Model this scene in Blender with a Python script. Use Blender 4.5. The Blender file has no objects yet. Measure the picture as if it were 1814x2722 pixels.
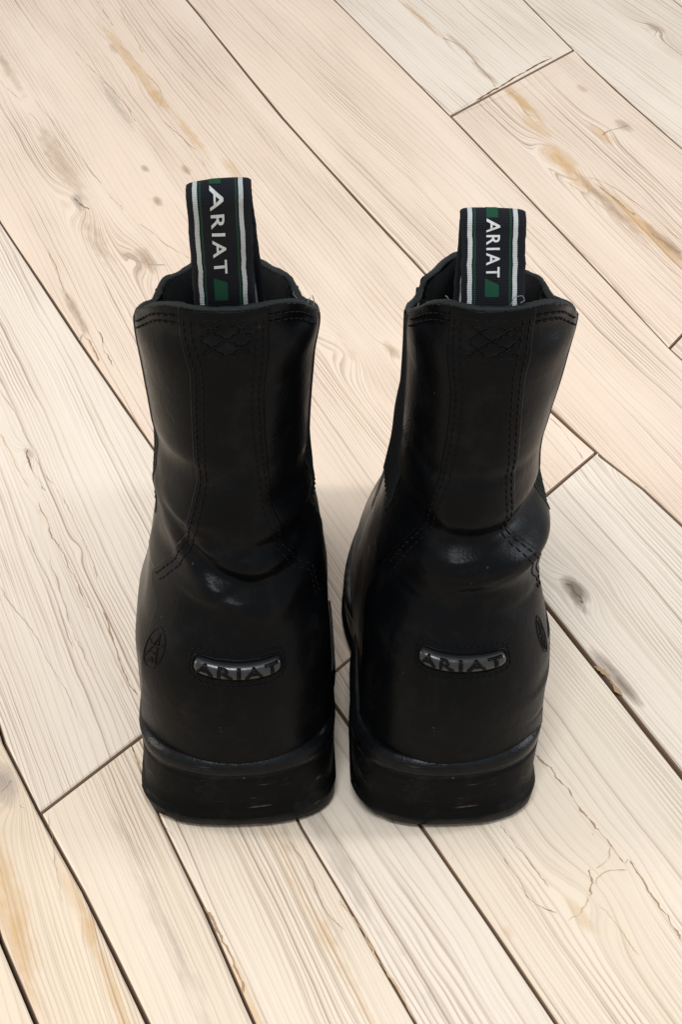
import bpy, bmesh, math, random
import numpy as np
from mathutils import Vector

# ------------------------------------------------------------------ camera, light, exposure
PITCH = math.radians(35.0); FPX = 4908.0; CAM_H = 0.511; CAM_D = 0.5155    # FPX: focal length in pixels of the 1814 x 2722 photograph
scene = bpy.context.scene
cam_data = bpy.data.cameras.new('camera'); cam = bpy.data.objects.new('camera', cam_data)
scene.collection.objects.link(cam); scene.camera = cam
cam.location = (0, -CAM_D, CAM_H); cam.rotation_euler = (math.pi/2-PITCH, 0, 0)
cam_data.sensor_fit = 'VERTICAL'; cam_data.sensor_height = 36; cam_data.sensor_width = 24
cam_data.lens = 36*FPX/2722; cam_data.clip_start = .01; cam_data.clip_end = 50
world = bpy.data.worlds.new('World'); scene.world = world; world.use_nodes = True
bg = world.node_tree.nodes['Background']; bg.inputs[0].default_value = (.96, .98, 1, 1); bg.inputs[1].default_value = .76
def area(name, loc, target, sx, sy, power, col):
    l = bpy.data.lights.new(name, 'AREA'); l.shape = 'RECTANGLE'; l.size = sx; l.size_y = sy; l.energy = power; l.color = col
    o = bpy.data.objects.new(name, l); scene.collection.objects.link(o); o.location = loc
    o.rotation_euler = (Vector(target)-Vector(loc)).to_track_quat('-Z', 'Y').to_euler(); return o
area('key_lamp', (-.22, -1.45, 2.75), (0, .25, .05), .90, .62, 60, (.96, .985, 1))
area('left_sheen_strip', (-1.25, .12, .50), (0, .05, .10), .22, .60, 8, (1, .90, .78))  # added strip light, puts a warm sheen on the left flanks
area('right_sheen_strip', (1.25, .12, .55), (0, .05, .12), .22, .60, 9, (.86, .93, 1))  # added strip light, puts a cool sheen on the right-hand quarters
scene.view_settings.view_transform = 'Standard'; scene.view_settings.look = 'None'
scene.view_settings.exposure = 0; scene.view_settings.gamma = 1; scene.view_settings.use_curve_mapping = False

# ------------------------------------------------------------------ geometry of the picture and of the boots
CP, SP = math.cos(PITCH), math.sin(PITCH)
def project(P):
    P = np.asarray(P, float); x = P[..., 0]; y = P[..., 1] + CAM_D; z = P[..., 2] - CAM_H
    d = y*CP - z*SP; u = y*SP + z*CP
    return np.stack([907 + FPX*x/d, 1361 - FPX*u/d], -1)
def floor_pt(px, py, z=0.0):
    a = (px-907)/FPX; b = (1361-py)/FPX
    dx, dy, dz = a, CP + b*SP, -SP + b*CP
    t = (z-CAM_H)/dz
    return np.array([dx*t, dy*t-CAM_D, z])
def sm(a, b, x):
    t = np.clip((np.asarray(x, float)-a)/(b-a), 0, 1); return t*t*(3-2*t)
def spline(xs, ys):
    # smooth monotone-ish interpolation (Catmull-Rom tangents)
    xs = np.array(xs, float); ys = np.array(ys, float)
    m = np.gradient(ys, xs)
    def f(x):
        x = np.clip(np.asarray(x, float), xs[0], xs[-1])
        i = np.clip(np.searchsorted(xs, x, side='right')-1, 0, len(xs)-2)
        h = xs[i+1]-xs[i]; t = (x-xs[i])/h
        return ((2*t**3-3*t**2+1)*ys[i] + (t**3-2*t**2+t)*h*m[i] + (-2*t**3+3*t**2)*ys[i+1] + (t**3-t**2)*h*m[i+1])
    return f
ZK = [.030, .042, .055, .068, .082, .095, .106, .117, .130, .145, .160, .177, .195, .216]
YB = spline([.030, .045, .062, .080, .095, .108, .120, .135, .155, .180, .216],
            [.0012, .0002, .000, .003, .008, .0115, .014, .0155, .0165, .017, .0165])
YF = spline([.030, .042, .052, .060, .068, .077, .088, .100, .114, .130, .150, .180, .216],
            [.226, .230, .227, .217, .203, .184, .163, .147, .133, .122, .112, .104, .096])
def drop(y, z):
    return .020*sm(.055, .150, y)*(1-sm(.11, .17, z))
def endcap(t, n):
    t = np.clip(t, 0, 1); return np.maximum(1-(1-t)**n, 0)**(1/n)
class Boot:
    def __init__(s, d):
        s.__dict__.update(d)
        s.fx = spline(ZK, d['xc']); s.fl = spline(ZK, d['wl']); s.fr = spline(ZK, d['wr'])
        s.c, s.s_ = math.cos(d['rot']), math.sin(d['rot'])
    def to_world(s, P):
        x, y, z = P[..., 0], P[..., 1], P[..., 2]
        return np.stack([s.ox + x*s.c - y*s.s_, s.oy + x*s.s_ + y*s.c, z], -1)
    def rim(s, th):            # height of the top line round the opening
        a = (1-np.cos(th))/2
        return s.rim_back - (s.rim_back-s.rim_front)*(.62*sm(.03, .42, a) + .38*sm(.3, .95, a)) + .0075*sm(.58, .70, a) - .004*sm(.8, 1, a)*0 + s.rim_tilt*np.sin(th)
    def raw(s, th, z):
        th, z = np.broadcast_arrays(np.asarray(th, float), np.asarray(z, float))
        yb, yf = YB(z), YF(z)
        y = yb + (yf-yb)*(1-np.cos(th))/2
        hd = (yf-yb)/2
        rh = np.minimum(.043 + (hd-.043)*sm(.085, .125, z), hd)
        rt = np.minimum(.085 + (hd-.085)*sm(.085, .125, z), hd*1.4)
        e = np.sign(th)*endcap((y-yb)/rh, 2.15)*endcap((yf-y)/rt, 2.1)
        W = np.where(th >= 0, s.fr(z), s.fl(z))
        WB = np.where(th >= 0, s.ball_r, s.ball_l) * (1-.25*sm(.04, .085, z))
        k = sm(.075, .150, y)*(1-sm(.085, .115, z))
        W = W*(1-k) + WB*k
        W = W*(1-.36*sm(.40, .86, (y-yb)/(yf-yb))*sm(.14, .185, z))
        x = s.fx(z) + e*W + s.toe_x*sm(.10, .24, y)
        return np.stack([x, y, z - drop(y, z)], -1)
    def surf(s, th, z, off=0.0, wr=True):
        e = 1e-4
        P = s.raw(th, z)
        a = s.raw(np.asarray(th)+1e-3, z) - s.raw(np.asarray(th)-1e-3, z)
        b = s.raw(th, np.asarray(z)+e) - s.raw(th, np.asarray(z)-e)
        n = np.cross(a, b); l = np.linalg.norm(n, axis=-1, keepdims=True); n = n/np.maximum(l, 1e-12)
        d = np.asarray(off, float)
        if wr: d = d + s.crease(th, z, P)
        return P + n*np.broadcast_to(d, P.shape[:-1])[..., None], n
    def crease(s, th, z, P):
        x = (P[..., 0]-s.fx(P[..., 2]))
        r = np.zeros(P.shape[:-1])
        bk = 1-sm(.9, 1.7, np.abs(np.broadcast_to(th, r.shape)))
        for (x0, z0, curv, tilt, wx, wz, amp) in s.folds:
            zc = z0 + curv*(x-x0)**2 + tilt*(x-x0)
            r = r + amp*np.exp(-((x-x0)/wx)**2 - ((P[..., 2]-zc)/wz)**2)
        return r*bk
    # --- sole ---
    def sole(s, th, v, off=0.0):
        th, v = np.broadcast_arrays(np.asarray(th, float), np.asarray(v, float))
        L = .232
        a = (1-np.cos(th))/2
        y = -.002 + (L+.004)*a
        zt = .0355 - drop(y, 0*y)
        zb = .011*sm(.066, .074, y)*(1-sm(.088, .100, y)) + .010*sm(.175, .236, y)
        z = zb + (zt-zb)*v
        e = np.sign(th)*endcap((y+.002)/(.022+.012*v), 2.5-.3*v)*endcap((L+.002-y)/.088, 2.1)
        VK = [0, .12, .35, .7, 1.0]
        Wl = spline(VK, s.sl)(v); Wr = spline(VK, s.sr)(v); Xc = spline(VK, s.sx)(v)
        W = np.where(th >= 0, Wr, Wl); WB = np.where(th >= 0, s.ball_r, s.ball_l)+.003
        waist = 1 - .10*np.exp(-((y-.092)/.022)**2)
        k = sm(.085, .150, y); W = (W*(1-k)+WB*k)*waist
        toe = -s.toe_x*sm(.10, .24, y)
        x = Xc + e*W - toe
        bev = .0050*(1-sm(-.06, .17, v))
        P = np.stack([x, y, z], -1)
        ctr = np.stack([Xc - toe, np.clip(y, .03, .195), z], -1)
        d = P-ctr; d[..., 2] = 0; l = np.linalg.norm(d, axis=-1, keepdims=True); n = d/np.maximum(l, 1e-9)
        return P + n*(np.asarray(off)-bev)[..., None]

LEFT = dict(side='l', rot=0.04363, ox=-0.03945, oy=0.0, rim_back=0.2188, rim_front=0.190, rim_tilt=0.0, toe_x=0.00315, xc=[0.00094, 0.00126, 0.00159, 0.00191, 0.00211, 0.00203, 0.00198, 0.00194, 0.00193, 0.00184, 0.00171, 0.00167, 0.0018, 0.00196], wl=[0.03848, 0.03896, 0.03943, 0.03973, 0.03597, 0.03336, 0.03152, 0.02974, 0.02856, 0.02832, 0.02864, 0.03008, 0.0314, 0.03225], wr=[0.03711, 0.03639, 0.03561, 0.03486, 0.03413, 0.03297, 0.03139, 0.02968, 0.02844, 0.02806, 0.02876, 0.03004, 0.03112, 0.03222], ball_l=0.03162, ball_r=0.03497, sl=[0.03769, 0.03761, 0.03781, 0.03806, 0.03955], sr=[0.04123, 0.03819, 0.03743, 0.03754, 0.03756], sx=[-1e-05, 0.00013, 0.00039, 0.00078, 0.00112])
RIGHT = dict(side='r', rot=0.01745, ox=0.03977, oy=0.0, rim_back=0.2188, rim_front=0.190, rim_tilt=0.0, toe_x=0.01122, xc=[-0.0004, -0.00065, -0.00073, -0.00061, -0.00025, 0.00075, 0.00151, 0.0022, 0.00286, 0.00363, 0.00555, 0.00728, 0.00841, 0.00968], wl=[0.03197, 0.03116, 0.03025, 0.02918, 0.02791, 0.02643, 0.02479, 0.02306, 0.02144, 0.02121, 0.02254, 0.02377, 0.02445, 0.02525], wr=[0.04167, 0.04125, 0.04115, 0.04034, 0.03766, 0.03563, 0.0362, 0.03481, 0.0326, 0.03066, 0.03089, 0.03248, 0.0335, 0.03412], ball_l=0.03463, ball_r=0.045, sl=[0.03165, 0.03334, 0.03441, 0.03461, 0.03472], sr=[0.03892, 0.03762, 0.03763, 0.0391, 0.04068], sx=[-0.00055, -0.00086, -0.0009, -0.00093, -0.00096])
K = 1814/1568          # some pixel lists below were read on a 1568 px wide view

# ------------------------------------------------------------------ helpers
def tag(o, label=None, cat=None, group=None, kind=None):
    for k, v in (('label', label), ('category', cat), ('group', group), ('kind', kind)):
        if v: o[k] = v
    return o
def link(name, me, mat, parent=None, smooth=True):
    o = bpy.data.objects.new(name, me); scene.collection.objects.link(o)
    if mat: me.materials.append(mat)
    if smooth:
        me.polygons.foreach_set('use_smooth', [True]*len(me.polygons))
    if parent: o.parent = parent
    return o
def mesh_of(name, V, F):
    me = bpy.data.meshes.new(name); me.from_pydata([tuple(map(float, v)) for v in V], [], [tuple(map(int, f)) for f in F]); me.update(); return me
def grid_faces(r, c, wrap=False, base=0):
    F = []
    for i in range(r-1):
        for j in range(c if wrap else c-1):
            k = (j+1) % c
            F.append((base+i*c+j, base+i*c+k, base+(i+1)*c+k, base+(i+1)*c+j))
    return F
def grid_mesh(name, G, wrap=False, flip=False):
    r, c = G.shape[:2]; F = grid_faces(r, c, wrap)
    if flip: F = [f[::-1] for f in F]
    return mesh_of(name, G.reshape(-1, 3), F)
class Soup:
    def __init__(s): s.V = []; s.F = []
    def add(s, V, F):
        b = len(s.V); s.V += list(V); s.F += [tuple(b+i for i in f) for f in F]
    def tube(s, pts, rad, n=6, closed=False, flat=1.0, nrm=None, taper=False):
        pts = np.asarray(pts, float); m = len(pts)
        if closed: T = np.roll(pts, -1, 0)-np.roll(pts, 1, 0)
        else: T = np.gradient(pts, axis=0)
        T /= np.maximum(np.linalg.norm(T, axis=1, keepdims=True), 1e-9)
        if nrm is None:
            N = np.cross(T, np.tile([0.13, .31, .94], (m, 1)))
        else: N = np.asarray(nrm, float) - (np.asarray(nrm)*T).sum(1, keepdims=True)*T
        N /= np.maximum(np.linalg.norm(N, axis=1, keepdims=True), 1e-9); B = np.cross(T, N)
        rad = np.broadcast_to(rad, (m,)).astype(float).copy()
        if taper: rad[0] *= .35; rad[-1] *= .35
        V = []
        for i in range(m):
            for k in range(n):
                a = 2*math.pi*k/n
                V.append(pts[i] + rad[i]*(math.cos(a)*N[i]*flat + math.sin(a)*B[i]))
        F = []
        for i in range(m if closed else m-1):
            j = (i+1) % m
            for k in range(n):
                l = (k+1) % n; F.append((i*n+k, i*n+l, j*n+l, j*n+k))
        if not closed:
            F.append(tuple(range(n))[::-1]); F.append(tuple((m-1)*n+k for k in range(n)))
        s.add(V, F)
    def mesh(s, name): return mesh_of(name, s.V, s.F)

class NT:
    def __init__(s, name):
        s.m = bpy.data.materials.new(name); s.m.use_nodes = True; s.t = s.m.node_tree; s.n = s.t.nodes
        s.b = s.n['Principled BSDF']
    def node(s, typ, **kw):
        n = s.n.new(typ)
        for k, v in kw.items(): setattr(n, k, v)
        return n
    def put(s, sock, v):
        if hasattr(v, 'is_output') or hasattr(v, 'links'): s.t.links.new(v, sock)
        else: sock.default_value = v
    def math(s, op, a, b=None, c=None, clamp=False):
        n = s.node('ShaderNodeMath', operation=op, use_clamp=clamp)
        for i, v in enumerate((a, b, c)):
            if v is not None: s.put(n.inputs[i], v)
        return n.outputs[0]
    def noise(s, vec, scale, detail=2, rough=.5, dist=0):
        n = s.node('ShaderNodeTexNoise'); s.put(n.inputs['Vector'], vec); n.inputs['Scale'].default_value = scale
        n.inputs['Detail'].default_value = detail; n.inputs['Roughness'].default_value = rough; n.inputs['Distortion'].default_value = dist
        return n.outputs['Fac']
    def vec(s, x, y, z=0.0):
        n = s.node('ShaderNodeCombineXYZ')
        for i, v in enumerate((x, y, z)): s.put(n.inputs[i], v)
        return n.outputs[0]
    def ramp(s, fac, stops, interp='LINEAR'):
        n = s.node('ShaderNodeValToRGB'); s.put(n.inputs[0], fac); e = n.color_ramp; e.interpolation = interp
        while len(e.elements) < len(stops): e.elements.new(.5)
        for el, (p, c) in zip(e.elements, stops):
            el.position = p; el.color = (c, c, c, 1) if not hasattr(c, '__len__') else (*c, 1)
        return n.outputs[0]
    def mix(s, f, a, b, blend='MIX'):
        n = s.node('ShaderNodeMix', data_type='RGBA', blend_type=blend)
        s.put(n.inputs[0], f); s.put(n.inputs[6], a if not isinstance(a, tuple) else (*a, 1)); s.put(n.inputs[7], b if not isinstance(b, tuple) else (*b, 1))
        return n.outputs[2]
    def bump(s, h, strength, dist):
        n = s.node('ShaderNodeBump'); s.put(n.inputs['Height'], h); n.inputs['Strength'].default_value = strength; n.inputs['Distance'].default_value = dist
        return n.outputs[0]
def dark_mat(name, col, rough, spec, grain=0, gscale=900, wear=.3, crease=0, dust=0.0, scuff=0.0):
    t = NT(name); co = t.node('ShaderNodeTexCoord').outputs['Object']
    big = t.noise(co, 38, 4, .6); fine = t.noise(co, gscale, 2, .6)
    c = t.mix(big, tuple(v*(1-wear) for v in col), tuple(v*(1+wear) for v in col))
    if dust:       # specks of lint and faint dusty bloom
        vo2 = t.node('ShaderNodeTexVoronoi'); t.put(vo2.inputs['Vector'], co); vo2.inputs['Scale'].default_value = 210
        pick = t.ramp(t.math('FRACT', t.math('MULTIPLY', vo2.outputs['Color'], 7.3)), [(.93, 0), (.935, 1)])
        sp = t.math('MULTIPLY', t.ramp(vo2.outputs['Distance'], [(.05, 1), (.11, 0)]), pick)
        bloom = t.ramp(t.noise(co, 75, 5, .7), [(.52, 0), (.80, .10)])
        c = t.mix(t.math('MULTIPLY', t.math('ADD', t.math('MULTIPLY', sp, .6), bloom), dust), c, (.10, .095, .085))
    if scuff:      # scraped streaks running round the edge
        mp = t.node('ShaderNodeMapping'); t.put(mp.inputs[0], co); mp.inputs['Scale'].default_value = (45, 45, 700)
        s1 = t.ramp(t.noise(mp.outputs[0], 1.0, 4, .65), [(.58, 0), (.68, 1)]); s2 = t.ramp(t.noise(co, 55, 3, .6), [(.50, 0), (.66, 1)])
        c = t.mix(t.math('MULTIPLY', t.math('MULTIPLY', s1, s2), scuff), c, (.11, .108, .10))
    t.put(t.b.inputs['Base Color'], c)
    t.put(t.b.inputs['Roughness'], t.math('ADD', t.math('MULTIPLY', t.math('SUBTRACT', big, .5), .45), rough))
    t.b.inputs['Specular IOR Level'].default_value = spec
    if grain or crease:
        vo = t.node('ShaderNodeTexVoronoi', feature='DISTANCE_TO_EDGE'); t.put(vo.inputs['Vector'], co); vo.inputs['Scale'].default_value = gscale*.75
        h = t.math('ADD', t.math('MULTIPLY', fine, .6), t.math('MULTIPLY', vo.outputs[0], .9))
        wn = t.noise(co, 120, 3, .55, .8)
        h2 = t.math('ADD', t.math('MULTIPLY', h, grain), t.math('MULTIPLY', wn, crease))
        t.put(t.b.inputs['Normal'], t.bump(h2, 1.0, .001))
    return t.m
M = dict(
    leather=dark_mat('black_leather', (.0022, .0025, .0031), .33, .080, .07, 900, .35, .22, .5),
    leather2=dark_mat('black_leather_strip', (.0019, .0022, .0028), .34, .074, .07, 900, .35, .20, .5),
    lining=dark_mat('lining', (.011, .012, .012), .6, .1, .2, 700, .4, .4),
    binding=dark_mat('binding', (.013, .015, .0147), .6, .12, .4, 900, .6, .5),
    elastic=dark_mat('elastic', (.012, .0135, .0135), .7, .08, .3, 1200, .3),
    facing=dark_mat('inner_leather', (.009, .010, .010), .4, .3, .12, 900, .4, .4),
    thread=dark_mat('thread', (.003, .003, .0034), .5, .08),
    rubber=dark_mat('black_rubber', (.0024, .0025, .0027), .45, .06, .12, 1300, .4, .25, .9, .9),
    welt=dark_mat('welt_rubber', (.0026, .0030, .0036), .33, .13, .10, 1300, .4, .35, .4, .25),
    badge=dark_mat('badge_rubber', (.011, .012, .013), .28, .48, .03, 900, .3, .15),
    badge_dark=dark_mat('badge_letter', (.002, .002, .002), .4, .08),
    fuzz=dark_mat('loose_thread', (.12, .13, .125), .8, .1),
)
def webbing(name, dim):
    t = NT(name); uv = t.node('ShaderNodeUVMap').outputs[0]; sp = t.node('ShaderNodeSeparateXYZ'); t.put(sp.inputs[0], uv)
    w = (.60*dim, .64*dim, .64*dim); g = (.015*dim, .060*dim, .036*dim); n = (.0075*dim, .009*dim, .014*dim); e = (.006, .007, .010)  # dim bakes shade into the webbing colours; the left tab gets more
    n2 = t.noise(t.vec(t.math('MULTIPLY', sp.outputs[0], 3.0), t.math('MULTIPLY', sp.outputs[1], 60.0)), 9, 2)
    u = t.math('ADD', sp.outputs[0], t.math('MULTIPLY', t.math('SUBTRACT', n2, .5), .012))
    c = t.ramp(u, [(0, e), (.085, n), (.095, w), (.165, n), (.195, g), (.222, n), (.745, g), (.772, n), (.80, w), (.87, n), (.93, e)], 'CONSTANT')
    wv = t.node('ShaderNodeTexWave', bands_direction='Y'); t.put(wv.inputs[0], uv); wv.inputs['Scale'].default_value = 26; wv.inputs['Distortion'].default_value = .6
    wx = t.node('ShaderNodeTexWave', bands_direction='X'); t.put(wx.inputs[0], uv); wx.inputs['Scale'].default_value = 14; wx.inputs['Distortion'].default_value = .6
    h = t.math('MULTIPLY', wv.outputs['Fac'], wx.outputs['Fac'])
    t.put(t.b.inputs['Base Color'], t.mix(t.math('MULTIPLY', t.math('SUBTRACT', 1.0, h), .25), c, (0, 0, 0)))
    t.put(t.b.inputs['Normal'], t.bump(h, .6, .0004)); t.b.inputs['Roughness'].default_value = .75; t.b.inputs['Specular IOR Level'].default_value = .15
    return t.m
def plain(name, col, rough=.7, spec=.15):
    t = NT(name); co = t.node('ShaderNodeTexCoord').outputs['Object']; f = t.noise(co, 2500, 2)
    t.put(t.b.inputs['Base Color'], t.mix(f, tuple(.65*c for c in col), tuple(1.25*c for c in col))); t.b.inputs['Roughness'].default_value = rough; t.b.inputs['Specular IOR Level'].default_value = spec
    return t.m

# ------------------------------------------------------------------ floor of pale planks
def fp(px, py): p = floor_pt(px, py); return np.array([p[0], p[1]])
Y0, Y1 = -.80, 2.8
def joint(pts, gap=.0012):
    q = [fp(*p) for p in pts]
    q = sorted(q, key=lambda p: p[1])
    near, far = q[0]-np.array([-.40, 1])*(q[0][1]-Y0), q[-1]+np.array([-.37, 1])*(Y1-q[-1][1])
    return dict(p=[near]+q+[far], gap=gap)
G_ = joint([(0, 2494), (95, 2722)], .0017)
F1 = joint([(12, 1973), (108, 2162)], .0014); F2 = joint([(120, 2160), (222, 2370), (395, 2722)], .0020)
H_ = joint([(340, 1960), (428, 2182), (545, 2420), (653, 2667)], .0008)
I_ = joint([(804, 2199), (907, 2372), (1109, 2722)], .0009)
D_ = joint([(0, 590), (210, 905), (416, 1203), (1134, 2210), (1300, 2452), (1481, 2722)], .0015)
E_ = joint([(1452, 1608), (1620, 1816), (1814, 2059)], .0034)
A_ = joint([(497, 0), (752, 312), (983, 567), (1139, 735), (1463, 1087), (1602, 1215), (1712, 1300), (1814, 1395)], .0015)
B_ = joint([(891, 0), (1203, 312), (1500, 625), (1781, 925)], .0011)
C_ = joint([(1395, 0), (1526, 133), (1640, 240), (1814, 393)], .0008)
def at(j, y):
    P = j['p']
    for a, b in zip(P[:-1], P[1:]):
        if a[1] <= y <= b[1]: return a+(b-a)*(y-a[1])/(b[1]-a[1])
    return P[0] if y < P[0][1] else P[-1]
def seg_on(j, y0, y1):
    return [at(j, y0)]+[p for p in j['p'] if y0+1e-4 < p[1] < y1-1e-4]+[at(j, y1)]
def cut_y(j, p, q):           # floor depth where the line through pixels p, q meets joint j
    a, b = fp(*p), fp(*q); best = None
    for c, d in zip(j['p'][:-1], j['p'][1:]):
        Mx = np.array([[b[0]-a[0], c[0]-d[0]], [b[1]-a[1], c[1]-d[1]]]); s = np.linalg.solve(Mx, c-a)
        if -1e-6 <= s[1] <= 1+1e-6: best = (c+(d-c)*s[1])[1]
    return best
def shifted(j, dx): return dict(p=[p+np.array([dx, 0]) for p in j['p']], gap=j['gap'])
PL = []      # planks: left joint, right joint, depth span on each (left near/far, right near/far), tint, knots, stains
def add_plank(l, r, span=None, tint=0, knots=(), stains=(), gap_end=.0008):
    yl0, yl1, yr0, yr1 = span or (Y0, Y1, Y0, Y1)
    PL.append(dict(l=l, r=r, s=(yl0, yl1, yr0, yr1), tint=tint, knots=knots, stains=stains, ge=gap_end))
cut1 = ((95, 2170), (376, 1956)); cut2 = ((1440, 1325), (1560, 1225)); cut3 = ((1196, 309), (1526, 133)); cut4 = ((1781, 925), (1814, 890))
yF, yD, yH = cut_y(F1, *cut1), cut_y(D_, *cut1), cut_y(H_, *cut1); yI = cut_y(I_, *cut1); yF2 = cut_y(F2, *cut1)
yA, yE = cut_y(A_, *cut2), cut_y(E_, *cut2); yD2 = cut_y(D_, *cut2)
yB3, yC3 = cut_y(B_, *cut3), cut_y(C_, *cut3); yB4 = cut_y(B_, *cut4); yC4 = cut_y(C_, *cut4)
CREAM, WHITE, PINK, GOLD = 0, 1, 2, 3
for k in range(16, 0, -1): add_plank(shifted(G_, -.075*(k)), shifted(G_, -.075*(k-1)), tint=(CREAM, GOLD, WHITE)[k % 3])
FF = dict(p=[p for p in F2['p'] if p[1] < yF-.004]+[at(F1, yF)]+[p for p in F1['p'] if p[1] > yF+1e-3], gap=.0015)
yF2 = yF
add_plank(G_, FF, tint=GOLD, knots=((10, 2085, .020, .006, .010), (205, 2385, .03, .004, .004)),
          stains=((5, 2360, .05, .010, 'amber', .5), (60, 2540, .06, .006, 'amber', .3), (205, 2400, .04, .006, 'amber', .35), (300, 2640, .06, .004, 'amber', .35), (12, 2085, .012, .006, 'grey', .9)))
add_plank(FF, D_, span=(yF, Y1, yD, Y1), tint=WHITE, knots=((70, 1210, .010, .004, .005), (110, 1365, .02, .004, .003), (215, 1460, .01, .003, .003)),
          stains=((75, 1205, .006, .003, 'brown', .55), (105, 1370, .02, .006, 'amber', .2), (300, 1770, .03, .006, 'amber', .22)))
add_plank(FF, H_, span=(Y0, yF2, Y0, yH), tint=CREAM, stains=((480, 2560, .2, .008, 'grey', .25),))
add_plank(H_, I_, span=(Y0, yH, Y0, yI), tint=CREAM, stains=((660, 2690, .05, .006, 'amber', .5), (815, 2330, .09, .006, 'brown', .22), (880, 2520, .12, .006, 'amber', .28)))
add_plank(I_, D_, span=(Y0, yI, Y0, yD), tint=WHITE, stains=((870, 2230, .06, .006, 'grey', .4), (1000, 2400, .2, .007, 'grey', .2)))
add_plank(D_, E_, span=(Y0, yD2, Y0, yE), tint=CREAM, knots=((1580, 2380, .02, .012, .006), (1650, 2290, .016, .008, .004)),
          stains=((1545, 2435, .012, .005, 'amber', .38), (1350, 2480, .006, .004, 'amber', .3)))
add_plank(D_, A_, span=(yD2, Y1, yA, Y1), tint=PINK, knots=((205, 540, .035, .010, .012), (385, 690, .04, .010, .012), (925, 930, .03, .012, .010), (1040, 925, .012, .005, .006), (420, 535, .010, .004, .006), (330, 160, .06, .008, .006)),
          stains=((160, 430, .075, .010, 'brown', .42), (255, 640, .06, .012, 'brown', .30), (390, 690, .018, .006, 'brown', .6), (420, 535, .007, .0035, 'brown', .75), (385, 448, .006, .003, 'grey', .7),
                  (495, 452, .008, .003, 'brown', .75), (205, 537, .012, .004, 'grey', .8), (925, 930, .03, .014, 'brown', .22), (350, 170, .10, .006, 'amber', .55), (425, 265, .022, .006, 'amber', .5), (510, 360, .05, .006, 'amber', .4), (620, 450, .03, .006, 'amber', .4),
                  (1042, 930, .012, .005, 'brown', .45), (300, 130, .015, .004, 'brown', .4), (310, 280, .05, .004, 'grey', .5), (10, 170, .08, .006, 'brown', .4), (200, 830, .03, .004, 'brown', .55)), gap_end=.0009)
add_plank(E_, A_, span=(Y0, yE, Y0, yA), tint=WHITE, knots=((1532, 1565, .016, .007, .008), (1625, 1220, .014, .005, .006), (1600, 1500, .03, .006, .004)),
          stains=((1531, 1566, .010, .0055, 'dark', .95), (1543, 1605, .010, .003, 'dark', .5), (1618, 1212, .008, .004, 'brown', .45), (1640, 1800, .02, .004, 'dark', .8)), gap_end=.0009)
add_plank(A_, B_, tint=PINK, stains=((1700, 1100, .1, .01, 'amber', .12),))
add_plank(B_, C_, span=(yB3, Y1, yC3, Y1), tint=WHITE, knots=((1170, 85, .05, .006, .005),), stains=((1125, 55, .05, .004, 'amber', .55), (1235, 130, .04, .004, 'brown', .45), (1290, 195, .03, .004, 'brown', .5), (1400, 195, .02, .012, 'amber', .25)), gap_end=.0016)
add_plank(B_, C_, span=(yB4, yB3, yC4, yC3), tint=PINK, knots=((1487, 418, .030, .012, .018), (1385, 265, .03, .008, .006), (1530, 470, .05, .006, .008), (1620, 345, .02, .008, .004)),
          stains=((1487, 418, .022, .010, 'amber', .75), (1385, 268, .035, .0055, 'amber', .8), (1425, 335, .03, .010, 'amber', .4), (1530, 465, .035, .008, 'amber', .6), (1620, 545, .05, .0045, 'brown', .75), (1720, 610, .06, .006, 'amber', .8), (1785, 655, .03, .005, 'brown', .8), (1660, 335, .012, .006, 'brown', .6), (1600, 358, .02, .006, 'amber', .5), (1550, 235, .01, .005, 'brown', .4)), gap_end=.0016)
add_plank(B_, C_, span=(Y0, yB4, Y0, yC4), tint=PINK)
add_plank(C_, shifted(C_, .12), tint=WHITE, knots=((1745, 75, .022, .008, .012),), stains=((1745, 75, .014, .006, 'brown', .6), (1805, 5, .03, .005, 'amber', .6)))
for k in range(1, 15): add_plank(shifted(C_, .12+.085*(k-1)), shifted(C_, .12+.085*k), tint=(CREAM, WHITE, PINK)[k % 3])

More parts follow.
